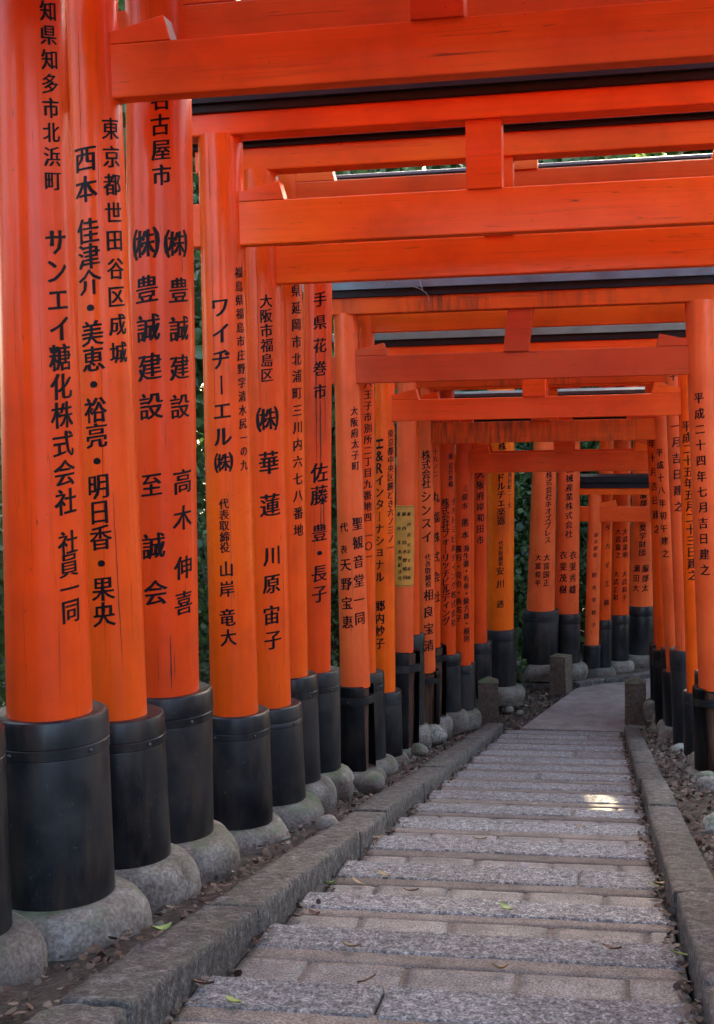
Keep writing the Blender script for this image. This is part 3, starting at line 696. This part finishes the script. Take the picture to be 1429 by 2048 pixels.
gate(11.0, (925, 1330, 18, 926, 900, 17), (24, 25, 1425), (943, 908, 946, 930, 784, 800, 832), XR=.56, seed=17, strut=(1108, 1146, 895), cmat='cap_blue',
     cols=(("三原市", 931, 976, 930, 1012, 12), ("熊本", 931, 1045, 931, 1070, 15), ("勝行・克也・香名子", 918, 1098, 918, 1237, 13), ("海生義・有希・綾方郎・樹則", 933, 1097, 934, 1277, 13)),
     label='small torii gate, innermost whose whole tie beam and strut can be seen')
gate(11.3, (933, 1325, 16, 934, 900, 15), (19, 20, 1430), (951, 903, 930, 951, 830, 848, 870), XR=.55, seed=18, strut=(1118, 1150, 895),
     label='slender torii gate tucked directly behind the small innermost complete one')
gate(11.7, (957, 1285, 18, 958, 950, 17), (28, 28, 1400), (975, 908, 938, 975, 830, 848, 872), XR=.55, seed=19, wedge=False,
     cols=(("大阪府岸和田市", 962, 948, 961, 1080, 15),),
     label='torii gate left of the fiery orange pillar, small place name in upper part')
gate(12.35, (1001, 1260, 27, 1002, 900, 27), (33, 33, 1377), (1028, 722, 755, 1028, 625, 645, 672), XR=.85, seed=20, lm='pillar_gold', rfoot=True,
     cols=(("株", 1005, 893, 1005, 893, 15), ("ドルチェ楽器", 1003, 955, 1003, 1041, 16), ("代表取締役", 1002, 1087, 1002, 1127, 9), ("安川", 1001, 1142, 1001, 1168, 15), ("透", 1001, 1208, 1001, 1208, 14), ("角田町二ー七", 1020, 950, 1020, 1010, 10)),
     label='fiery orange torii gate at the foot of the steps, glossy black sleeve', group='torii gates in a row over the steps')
FG = 'torii gates beyond the landing'
gate(13.5, (1082, 1222, 28, 1089, 945, 24), (36, 37, 1333), (1113, 800, 832, 1113, 715, 735, 760), XR=1.3, seed=21, rot=math.radians(-12), lm='pillar_salmon', rm='pillar_salmon', wedge=False, group=FG, bmat='beam_pale',
     cols=(("株式会社ホオズプレス", 1099, 950, 1096, 1080, 13), ("大富国正", 1094, 1115, 1093, 1166, 13), ("大富俊平", 1077, 1115, 1076, 1166, 12)),
     label='first torii gate beyond the landing, thick pale pillar on a flaking black sleeve')
gate(13.75, (1134, 1228, 24, 1138, 945, 22), (28, 28, 1330), (1160, 800, 832, 1160, 715, 735, 760), XR=1.45, seed=22, rot=math.radians(-14), lm='pillar_salmon', rm='pillar_salmon', wedge=False, group=FG, bmat='beam_pale',
     cols=(("機械産業株式会社", 1140, 938, 1138, 1068, 14), ("衣斐秀雄", 1147, 1110, 1146, 1179, 15), ("衣斐茂樹", 1127, 1110, 1126, 1179, 15)),
     label='second torii gate beyond the landing, pale pillar behind the flat topped stone post')
gate(13.9, (1184, 1290, 14, 1191, 990, 13), (18, 18, 1338), (1205, 1013, 1043, 1170, 950, 976, 990), XR=1.6, seed=23, rot=math.radians(-10), wedge=True, group=FG, lm='pillar_salmon', bmat='beam_pale', cmat='cap',
     cols=(("鈴木建設", 1193, 1070, 1191, 1110, 8), ("鈴木孝松子", 1189, 1150, 1188, 1250, 9)), lfoot=False, rfoot=False,
     label='low thin torii gate beyond the landing with dark cap board and full tie beam')
gate(14.15, (1208, 1240, 14, 1212, 990, 14), (17, 17, 1338), (1226, 800, 832, 1226, 715, 735, 760), XR=1.7, seed=24, rot=math.radians(-16), wedge=False, group=FG,
     cols=(("タカギ工務", 1216, 1055, 1214, 1205, 11),),
     label='torii gate half hidden behind the low thin one beyond the landing')
gate(14.4, (1240, 1230, 18, 1244, 990, 17), (20, 20, 1325), (1261, 800, 832, 1261, 715, 735, 760), XR=1.9, seed=25, rot=math.radians(-18), wedge=False, group=FG,
     cols=(("大武嘉之", 1237, 1063, 1236, 1110, 11), ("大武嘉明", 1251, 1063, 1251, 1110, 11), ("大武正和", 1233, 1148, 1231, 1195, 11), ("大武和子", 1250, 1148, 1249, 1195, 11)),
     label='torii gate beyond the landing with four short names, second from its far right')
gate(14.7, (1283, 1213, 24, 1288, 960, 22), (26, 26, 1313), (1310, 800, 832, 1310, 715, 735, 760), XR=2.2, seed=26, rot=math.radians(-20), wedge=False, group=FG, lm='pillar_salmon', rm='pillar_salmon',
     cols=(("服部国際奨学財団", 1288, 990, 1285, 1105, 13), ("瀬田大", 1274, 1137, 1272, 1176, 13), ("服部太", 1292, 1137, 1291, 1176, 13)),
     label='rightmost torii gate beyond the landing, pale pillar on a brown rimmed sleeve')

def copy_gate(src, dY, label):
    d = Vector((0, dY, -S * dY)); r = src.copy(); COL.objects.link(r); r.location = src.location + d
    r['label'] = label; r['group'] = 'torii gates around and behind the viewpoint'
    for ch in list(src.children):
        c = ch.copy(); COL.objects.link(c); c.parent = r
        for g_ in ch.children:
            if g_.name.startswith('character'): continue
            e = g_.copy(); COL.objects.link(e); e.parent = c
for i in range(4): copy_gate(GATES[1][0] if i % 2 else GATES[2][0], -(.95 + .5 * i + (0 if i % 2 else .45)) * K, ('first', 'second', 'third', 'fourth')[i] + ' torii gate back from the foremost lettered one, standing behind the viewpoint')

# ------------------------------------------------------------------ small stone posts
def post(px, py, wpx, hpx, kz, rot, peak, label):
    if kz is None: p = atZ(px, py, ZL)
    else: p = onP(px, py, kz)
    k = p.y / F; w_ = wpx * k / 2; h = hpx * k
    me_bm = bmesh.new(); n = 7; rows = []
    for z in (-.1, 0, h * .25, h * .5, h * .75, h - .012, h):
        s = w_ * (1.0 - .02 * z / h) - (.008 if z == h else 0); row = []
        for (a, b) in [(-1 + 2 * t / n, -1) for t in range(n)] + [(1, -1 + 2 * t / n) for t in range(n)] + [(1 - 2 * t / n, 1) for t in range(n)] + [(-1, 1 - 2 * t / n) for t in range(n)]:
            d = .003 * noise.noise(Vector((a * 4 + px, b * 4, z * 20)))
            row.append(me_bm.verts.new((a * (s + d), b * (s + d), z)))
        rows.append(row)
    m4 = len(rows[0])
    for a, b in zip(rows, rows[1:]):
        for i in range(m4): me_bm.faces.new((a[i], a[(i + 1) % m4], b[(i + 1) % m4], b[i]))
    o = bm_obj('stone_post', me_bm, M['post'], None, None, True, 50)
    tp = me_bm = bmesh.new(); row = [tp.verts.new((a * (w_ * .98 + .004), b * (w_ * .98 + .004), h + .001)) for a, b in ((-1, -1), (1, -1), (1, 1), (-1, 1))]
    lo = [tp.verts.new((v.co.x * .99, v.co.y * .99, h - .012)) for v in row]
    ap = [tp.verts.new((v.co.x * .12, v.co.y * .12, h + peak)) for v in row]
    for i in range(4):
        tp.faces.new((row[i], row[(i + 1) % 4], ap[(i + 1) % 4], ap[i])); tp.faces.new((lo[i], lo[(i + 1) % 4], row[(i + 1) % 4], row[i]))
    tp.faces.new(ap); tp.faces.new(lo[::-1])
    bmesh.ops.bevel(tp, geom=list(tp.edges), offset=.004, segments=1, affect='EDGES')
    bm_obj('post_cap', tp, M['post'], o)
    o.location = p; o.rotation_euler.z = rot; tag(o, label, 'stone post', 'low stone posts by the landing')
post(978, 1444, 41, 84, .05 * K, math.radians(6), .05, 'brown stone post with pointed top at the lower end of the left kerb')
post(1272, 1447, 41, 84, .05 * K, math.radians(-3), .06, 'stone post with pyramid top at the lower end of the right kerb')
post(1123, 1380, 34, 70, None, math.radians(-22), .008, 'grey stone post with flat top on the far left edge of the landing')

# ------------------------------------------------------------------ rocks along the pillars
def rock(p, r, sq, m, label, seed, name='field_stone', group='rounded stones at the feet of the pillars', rz=0):
    bm = bmesh.new(); bmesh.ops.create_icosphere(bm, subdivisions=3, radius=1)
    for v in bm.verts:
        d = 1 + .22 * noise.noise(v.co * 1.1 + Vector((seed * 3.1, 0, 0))) + .06 * noise.noise(v.co * 3.3 + Vector((seed, 0, 0)))
        v.co = Vector((v.co.x * r * d, v.co.y * r * d * sq[0], v.co.z * r * d * sq[1]))
    o = bm_obj(name, bm, m, None, None, True); o.location = p; o.rotation_euler.z = rz; tag(o, label, 'stone', group); return o
RK = [(1402, 1480, 15, 'small grey green stone between the right sleeves'), (1385, 1470, 16, 'pale green stone beside the fourth right sleeve from the camera'),
      (1398, 1510, 20, 'mossy stone in front of the second right sleeve'), (1363, 1500, 22, 'dull stone by the dark right sleeves among leaves'),
      (1346, 1450, 20, 'tall pale stone at the foot of the far right sleeve'), (1412, 1560, 26, 'pale lichen stone at the base of the split right sleeve'),
      (1428, 1580, 34, 'round green tinted stone at the right edge above the larger one'), (1440, 1655, 42, 'large grey rounded stone at the right edge over the leaves'),
      (738, 1566, 32, 'flat stone under the rotten left sleeve'), (655, 1650, 26, 'flat brown stone by the left kerb between footings'), (868, 1470, 26, 'pale boulder at the foot of the split left sleeves'),
      (905, 1440, 20, 'grey stone beside the left row near the kerb end'), (935, 1445, 13, 'small olive stone behind the left stone post'), (1015, 1418, 12, 'light flat stone left of the landing by the orange gate'), (1040, 1425, 9, 'small light stone lying left of the landing'),
      (840, 1500, 22, 'ochre stone below the plaque gate sleeve'), (320, 1850, 12, 'small dark stone by the leaves at the left kerb'), (1325, 1420, 24, 'smooth upright stone behind the right pyramid post')]
for i, (x, y, r, lb) in enumerate(RK):
    p = onP(x, y, .05 * K) if y > 1452 else atZ(x, y, ZL)
    rock(p + Vector((0, 0, .0)), r * p.y / F, (rng.uniform(.7, 1.1), rng.uniform(.55, .8)), M['rock'] if i < 8 or i == 10 else M['footing'], lb, i + 2, rz=rng.random() * 6)

# ------------------------------------------------------------------ fallen leaves
def leaf_mesh(L, W, curl, seed):
    me = bpy.data.meshes.new('leaf'); V = []; Fc = []; n = 5
    for i in range(n + 1):
        t = i / n; wv = W * math.sin(math.pi * (t * .92 + .04)) ** .8; z = curl * (4 * (t - .5) ** 2) + .004
        V += [((t - .5) * L, -wv, z + curl * .5), ((t - .5) * L, 0, z), ((t - .5) * L, wv, z + curl * .5)]
    for i in range(n): Fc += [(3 * i, 3 * i + 3, 3 * i + 4, 3 * i + 1), (3 * i + 1, 3 * i + 4, 3 * i + 5, 3 * i + 2)]
    V += [(v[0], v[1], v[2] - .0015) for v in V]; m_ = len(V) // 2
    Fc += [tuple(q + m_ for q in f[::-1]) for f in Fc]
    me.from_pydata(V, [], Fc); me.update()
    for p in me.polygons: p.use_smooth = True
    return me
def tread_z(y):
    for a, b in zip(NY, NY[1:]):
        if a <= y <= b: return slope_z(b) + TT * (b - y)
    return ZL
LV = [(1012, 1818, 'green', 'yellowish leaf on rough nosing stone at the middle of the steps'), (1312, 1773, 'green', 'green leaf by the right kerb beside a pale one'), (1325, 1769, 'dry', 'pale leaf at the right kerb next to the green leaf'),
      (704, 1896, 'dry', 'upright pale leaf on the left part of a rough step'), (823, 1784, 'dry', 'long curled leaf on a step left of centre'), (960, 1680, 'dry', 'pinkish leaf upper middle of the steps'), (658, 1770, 'green', 'small greenish leaf near left kerb bend'),
      (630, 1831, 'brown', 'dark leaf on slab close to left kerb'), (757, 1676, 'dry', 'pale leaf under the left kerb higher up'), (774, 1667, 'brown', 'brown leaf against the upper left kerb'), (826, 1621, 'dry', 'dry leaf on a step edge by the left kerb upper half'),
      (1068, 1609, 'dry', 'long dry leaf left of the sunlit patch'), (1000, 1940, 'dry', 'small tan leaf low in the centre of the steps'), (1365, 1912, 'green', 'yellow leaf in the litter at the lower right kerb'), (735, 1963, 'brown', 'flat brown leaf on a slab lower left'),
      (467, 2005, 'green', 'yellow leaf standing on the lowest rough stone'), (325, 1862, 'green', 'green tipped leaf on the soil beside the left kerb'), (400, 1970, 'brown', 'curled brown leaf at the foot of the left kerb, lowest'), (715, 1766, 'dry', 'thin pale leaf next to the long curled one'),
      (768, 1750, 'dry', 'slim straw coloured leaf on a rough stone'), (1225, 1900, 'brown', 'dark leaf right of centre low on the steps'), (596, 1835, 'brown', 'crumpled brown leaf where the kerb meets the third step'), (1280, 1612, 'brown', 'brown leaf right of the sunlit patch by the kerb'), (1160, 1655, 'dry', 'pale leaf below the sunlit patch')]
for i, (x, y, c, lb) in enumerate(LV):
    d = ray(x, y); p = onP(x, y)
    for _ in range(8): p = atZ(x, y, (tread_z(p.y) + .012) if XLK < p.x < XRK else slope_z(p.y) + .07 * K)
    o = link('fallen_leaf', leaf_mesh(rng.uniform(.045, .075), rng.uniform(.008, .014), rng.uniform(.002, .012), i), M['leaf_' + c], None, p)
    o.rotation_euler = (rng.uniform(-.25, .25) - .1, rng.uniform(-.2, .2), rng.uniform(-.9, .9)); tag(o, lb, 'leaf', 'leaves fallen on the steps')
# round bottle cap lying on a step
p = atZ(1048, 1733, tread_z(onP(1048, 1733).y) + .01)
o = bm_obj('white_shard', lathe([(.017, 0), (.019, .004), (.014, .008)], 14, None), M['wood_end'], None, None, True, 40); o.location = p + Vector((0, 0, .002)); o.rotation_euler = (.4, .2, 0); tag(o, 'small round white chip lying on a paving slab in mid step', 'chip')

def scatter_leaves(name, n, pts_fn, size, m, kind='stuff', flat=.5, label=None, cat=None, group=None, parent=None):
    P = np.array([pts_fn() for _ in range(n)]); R_ = nrng.normal(size=(n, 3)); R_[:, 2] *= flat; R_ /= np.linalg.norm(R_, axis=1)[:, None] + 1e-9
    up = np.tile([0, 0, 1.], (n, 1)) + nrng.normal(size=(n, 3)) * .35 if flat < .9 else nrng.normal(size=(n, 3))
    Sd = np.cross(R_, up); Sd /= np.linalg.norm(Sd, axis=1)[:, None] + 1e-9
    L = size * nrng.uniform(.6, 1.3, (n, 1)); W_ = L * nrng.uniform(.25, .42, (n, 1)); nn = np.cross(R_, Sd)
    bend = L * nrng.uniform(-.25, .25, (n, 1))
    mk = lambda t, w_, h_: P + R_ * L * t + Sd * W_ * w_ + nn * bend * h_
    V = np.stack([mk(-.5, 0, .4), mk(-.2, -1, 0), mk(.2, -.85, 0), mk(.5, 0, .9), mk(.2, .85, 0), mk(-.2, 1, 0)], 1).reshape(-1, 3)
    b = np.arange(n)[:, None] * 6
    Fc = np.concatenate([b + [0, 1, 2, 3], b + [0, 3, 4, 5]], 1).reshape(-1, 4)
    me = bpy.data.meshes.new(name); me.vertices.add(len(V)); me.vertices.foreach_set('co', V.ravel())
    me.loops.add(Fc.size); me.loops.foreach_set('vertex_index', Fc.ravel().astype(np.int32))
    me.polygons.add(len(Fc)); me.polygons.foreach_set('loop_start', np.arange(0, Fc.size, 4, dtype=np.int32)); me.update(calc_edges=True)
    o = link(name, me, m, parent); tag(o, label, cat, group, kind); return o
def strip(x0, x1, y0, y1, zoff=.008, pw=1.):
    def f():
        x = x0 + (x1 - x0) * rng.random() ** pw; y = rng.uniform(y0, y1); return (x, y, ground_z(x, y) + zoff + rng.random() * .02)
    return f
scatter_leaves('leaf_litter', 3600, strip(XLO - .02, -2.2 * K, .8 * K, 11.3 * K, pw=1.4), .030, M['litter'])
scatter_leaves('leaf_litter', 5200, strip(XRO + .01, 1.3 * K, 1.5 * K, 11.3 * K, pw=1.2), .034, M['litter'])
def near_landing():
    x = rng.uniform(-2. * K, -.1 * K); y = rng.uniform(11.3 * K, 14 * K); return (x, y, ground_z(x, y) + .01 + rng.random() * .02)
scatter_leaves('leaf_litter', 3500, near_landing, .045, M['litter'])
def kerb_foot(xa):
    def f():
        y = rng.uniform(1.3 * K, 11.2 * K); return (xa + (abs(rng.gauss(0, .022)) + .004) * (1 if xa < -.5 else -1), y, tread_z(y) + .006 + rng.random() * .012)
    return f
scatter_leaves('leaf_litter', 380, kerb_foot(XLK), .026, M['litter'])
scatter_leaves('leaf_litter', 900, kerb_foot(XRK), .026, M['litter'])

# ------------------------------------------------------------------ shrubs and trees
HOLES = []        # leaf-free tubes cut toward the sun to let chosen spots catch light: (point, radius)
def in_hole(p, pad=0.):
    for q, r in HOLES:
        v = Vector(p) - q; t = v.dot(sun_dir)
        if t > 0 and (v - sun_dir * t).length < r + pad: return True
    return False
HOLES += [(onP(1203, 1600), .075), (onP(1290, 1662), .03), (atY(1200, 790, 8.32 * K), .20), (atY(1340, 780, 8.32 * K), .12), (atY(1160, 860, 10. * K), .12)]
def cloud(cx, cy, cz, rx, ry, rz, clumps=None):
    clumps = clumps or [(rng.gauss(0, .45), rng.gauss(0, .45), rng.gauss(0, .45), rng.uniform(.22, .42)) for _ in range(26)]
    def f():
        for _ in range(20):
            a, b, c, r = clumps[rng.randrange(len(clumps))]
            v = Vector((rng.gauss(0, 1), rng.gauss(0, 1), rng.gauss(0, 1))).normalized() * r * rng.random() ** .4
            p = (cx + (a + v.x) * rx, cy + (b + v.y) * ry, cz + (c + v.z) * rz)
            return p
    return f
def shrub(x, y, r, h, n, label, size=.07, name='shrub', m='leaf', cat='shrub', grp='shrubs on the bank left of the gates'):
    z = ground_z(x, y); root = empty(name, (x, y, z)); tag(root, label, cat, grp)
    def f(g=cloud(0, 0, h * .55, r, r, h * .6)):
        for _ in range(10):
            p = g()
            if not in_hole((p[0] + x, p[1] + y, p[2] + z), size * .2): return p
        return (0, 0, .05)
    scatter_leaves('foliage', n, f, size, M[m], None, 1., parent=root)
    bm = bmesh.new()
    for k_ in range(5):
        a = rng.random() * 6.28; p0 = Vector((0, 0, -.1)); p1 = Vector((math.cos(a) * r * .5, math.sin(a) * r * .5, h * .9))
        tube(bm, [p0, (p0 + p1) / 2 + Vector((0, 0, .1)), p1], [.016, .012, .006])
    bm_obj('stem', bm, M['bark'], root, None, True)
    return root
def tube(bm, pts, rad, n=8):
    rows = []
    for i, (p, r) in enumerate(zip(pts, rad)):
        d = (pts[min(i + 1, len(pts) - 1)] - pts[max(i - 1, 0)]).normalized(); a = d.orthogonal().normalized(); b = d.cross(a)
        rows.append([bm.verts.new(p + (a * math.cos(t) + b * math.sin(t)) * r) for t in [j * 2 * math.pi / n for j in range(n)]])
    for a, b in zip(rows, rows[1:]):
        for i in range(n): bm.faces.new((a[i], a[(i + 1) % n], b[(i + 1) % n], b[i]))
    bm.faces.new(rows[0][::-1]); bm.faces.new(rows[-1])
def tree(x, y, h, r, n, label, size=.13, crown0=.35, grp='trees in the wood beyond the gates'):
    z = ground_z(x, y); root = empty('broadleaf_tree', (x, y, z)); tag(root, label, 'tree', grp)
    bm = bmesh.new(); b = Vector((rng.uniform(-.4, .4), rng.uniform(-.4, .4), h * .5))
    tube(bm, [Vector((0, 0, -.3)), Vector((0, 0, .3)), b * .5 + Vector((.1, 0, 0)), b, Vector((b.x * 1.3, b.y, h * .85))], [h * .03, h * .022, h * .018, h * .013, .02], 10)
    for k_ in range(9):
        a = rng.random() * 6.28; t = rng.uniform(.3, .8); s = Vector((b.x * t, b.y * t, h * t * .9)); e_ = s + Vector((math.cos(a) * r * .75, math.sin(a) * r * .75, h * rng.uniform(.05, .25)))
        tube(bm, [s, (s + e_) / 2 + Vector((0, 0, .12)), e_], [h * .009, h * .006, .01], 6)
    bm_obj('trunk', bm, M['bark'], root, None, True)
    def f(g=cloud(0, 0, h * (crown0 + (1 - crown0) / 2), r, r, h * (1 - crown0) * .62)):
        for _ in range(10):
            p = g(); q = (p[0] + x, p[1] + y, p[2] + z)
            if not in_hole(q, size * .27): return p
        return (r * .8, 0, h * .3)
    scatter_leaves('crown', n, f, size, M['leaf'], None, 1., parent=root)
SH = [(-2.9, 1.6), (-3.3, 3.0), (-2.8, 4.4), (-3.2, 5.6), (-2.9, 7.0), (-3.3, 8.3), (-2.8, 9.6), (-3.1, 11.0), (-2.7, 12.6), (-2.6, 14.2), (-2.0, 16.2), (-.1, 15.9), (.5, 16.1), (1.1, 16.3)]
sl_ = ['nearest the camera', 'beside the second and third footings', 'behind the wide two column pillar', 'behind the bright orange pillar', 'behind the address pillars', 'behind the pale weathered gate', 'behind the vivid orange gate', 'behind the plaque gate', 'behind the stained gate', 'behind the katakana gate', 'beside the landing', 'behind the low thin gate', 'behind the four name gate', 'behind the rightmost far gate']
for i, ((x, y), s_) in enumerate(zip(SH, sl_)):
    shrub(x * K, y * K, .75, 1.5 + .5 * rng.random(), 3600, 'dark evergreen shrub on the left bank, ' + s_, .075)
for i, (x, y, lb) in enumerate([(-2.0, 4.3, 'low fern at the left behind the two column pillar'), (-2.0, 3.2, 'low fern at the far left by the first lettered pillar'), (-1.9, 6.6, 'low fern glimpsed between the narrow left pillars'), (-1.0, 13.3, 'low green fern left of the landing behind the fiery orange pillar')]):
    shrub(x * K, y * K, .3, .5, 900, lb, .06, 'fern', 'fern', 'fern', 'ferns behind the left row of pillars')
for i, (x, y, h, r, n, s_) in enumerate([(-1.3, 16.6, 3.6, 1.3, 17000, 'dark shrubby tree seen left of the first gate beyond the landing'), (.4, 17.6, 3.6, 1.4, 15000, 'dark shrubby tree behind the low thin gate'), (-3.6, 15.6, 4.5, 1.6, 9000, 'bushy tree behind the katakana gate'),
                                   (1.6, 19.5, 4.5, 1.8, 8000, 'bushy tree far right behind the last gate')]):
    tree(x * K, y * K, h, r, n, s_, .11, .08)
for i, (x, y, h, r, n, s_) in enumerate([(-6.2, 9.0, 6.5, 2.0, 9000, 'tall tree on the left bank behind the address pillars'), (-5.6, 13.5, 7.0, 2.2, 9000, 'tall tree on the left bank behind the katakana gates'), (-7.5, 5.0, 6., 2.2, 8000, 'tall tree on the left bank behind the two column pillar'),
                                   (-3.6, 17.5, 6.5, 2.0, 9000, 'tall tree left of the landing'), (6.5, 12, 7, 2.5, 3000, 'tree right of the gates, hidden from the steps'), (8.5, 4, 7, 2.5, 3000, 'tree right of the nearest gates, hidden from the steps'), (-9, -3, 7, 2.5, 3000, 'tree left of the path behind the viewpoint')]):
    tree(x, y, h, r, int(n * 1.6), s_, .15, .12, 'trees on the banks beside the gates')
for i, (x, y, h, r, n, s_) in enumerate([(-8, 28, 14, 4.2, 15000, 'tall tree in the gap left of the broad strut, sun behind it'), (-5.2, 31, 14, 4.6, 17000, 'tall tree in the gap over the steps, sunlit rim'), (2.8, 30, 13.5, 4.4, 15000, 'tall tree in the gap right of the broad strut'), (9.5, 33, 14, 4.5, 11000, 'tall tree far right beyond the gates'), (-15, 30, 15, 5, 11000, 'tall tree far left beyond the gates'), (-3, 24, 7, 3, 11000, 'middle height tree left of centre beyond the gates'), (2.5, 23.5, 7, 3, 11000, 'middle height tree right of centre beyond the gates'), (7.5, 24, 7.5, 3, 9000, 'middle height tree at right beyond the gates')]):
    tree(x, y, h, r, int(n * 1.25), s_, .40, .12)

# ------------------------------------------------------------------ dangling wires on the black cap board of the weathered gate
def wire(pts, r, label):
    bm = bmesh.new(); P = []
    for i in range(len(pts) - 1):
        a, b, c, d = pts[max(i - 1, 0)], pts[i], pts[i + 1], pts[min(i + 2, len(pts) - 1)]
        for q in range(5):
            t = q / 5; P.append(.5 * (2 * b + (c - a) * t + (2 * a - 5 * b + 4 * c - d) * t * t + (3 * b - a - 3 * c + d) * t ** 3))
    P.append(pts[-1]); tube(bm, P, [r] * len(P), 6)
    o = bm_obj('dangling_wire', bm, M['wire'], None, None, True); tag(o, label, 'wire')
YW = 7.02 * K
wire([atY(x, y, YW + d * .05) for x, y, d in ((768, 574, 2), (785, 562, 0), (805, 568, -1), (838, 577, -1), (855, 590, -1), (859, 612, -1), (857, 616, 0))], .0022, 'longer grey wire curling off the blue black cap board')
wire([atY(x, y, YW + d * .05) for x, y, d in ((838, 556, 1), (842, 568, 0), (846, 580, -1), (853, 586, 0))], .0018, 'short grey wire crossing the longer one at the cap board')

# ------------------------------------------------------------------ haze-free finish: soft ground cover beyond the gates
def bankp():
    s = rng.random(); x = rng.uniform(-12, -2.3 * K); y = rng.uniform(.5, 26); return (x, y, ground_z(x, y) + .05 + rng.random() * .12)
scatter_leaves('ground_cover', 26000, bankp, .09, M['fern'])
def backp():
    x = rng.uniform(-5, 9); y = rng.uniform(18.5, 32); return (x, y, ground_z(x, y) + .05 + rng.random() * .5)
scatter_leaves('ground_cover', 14000, backp, .12, M['leaf'])
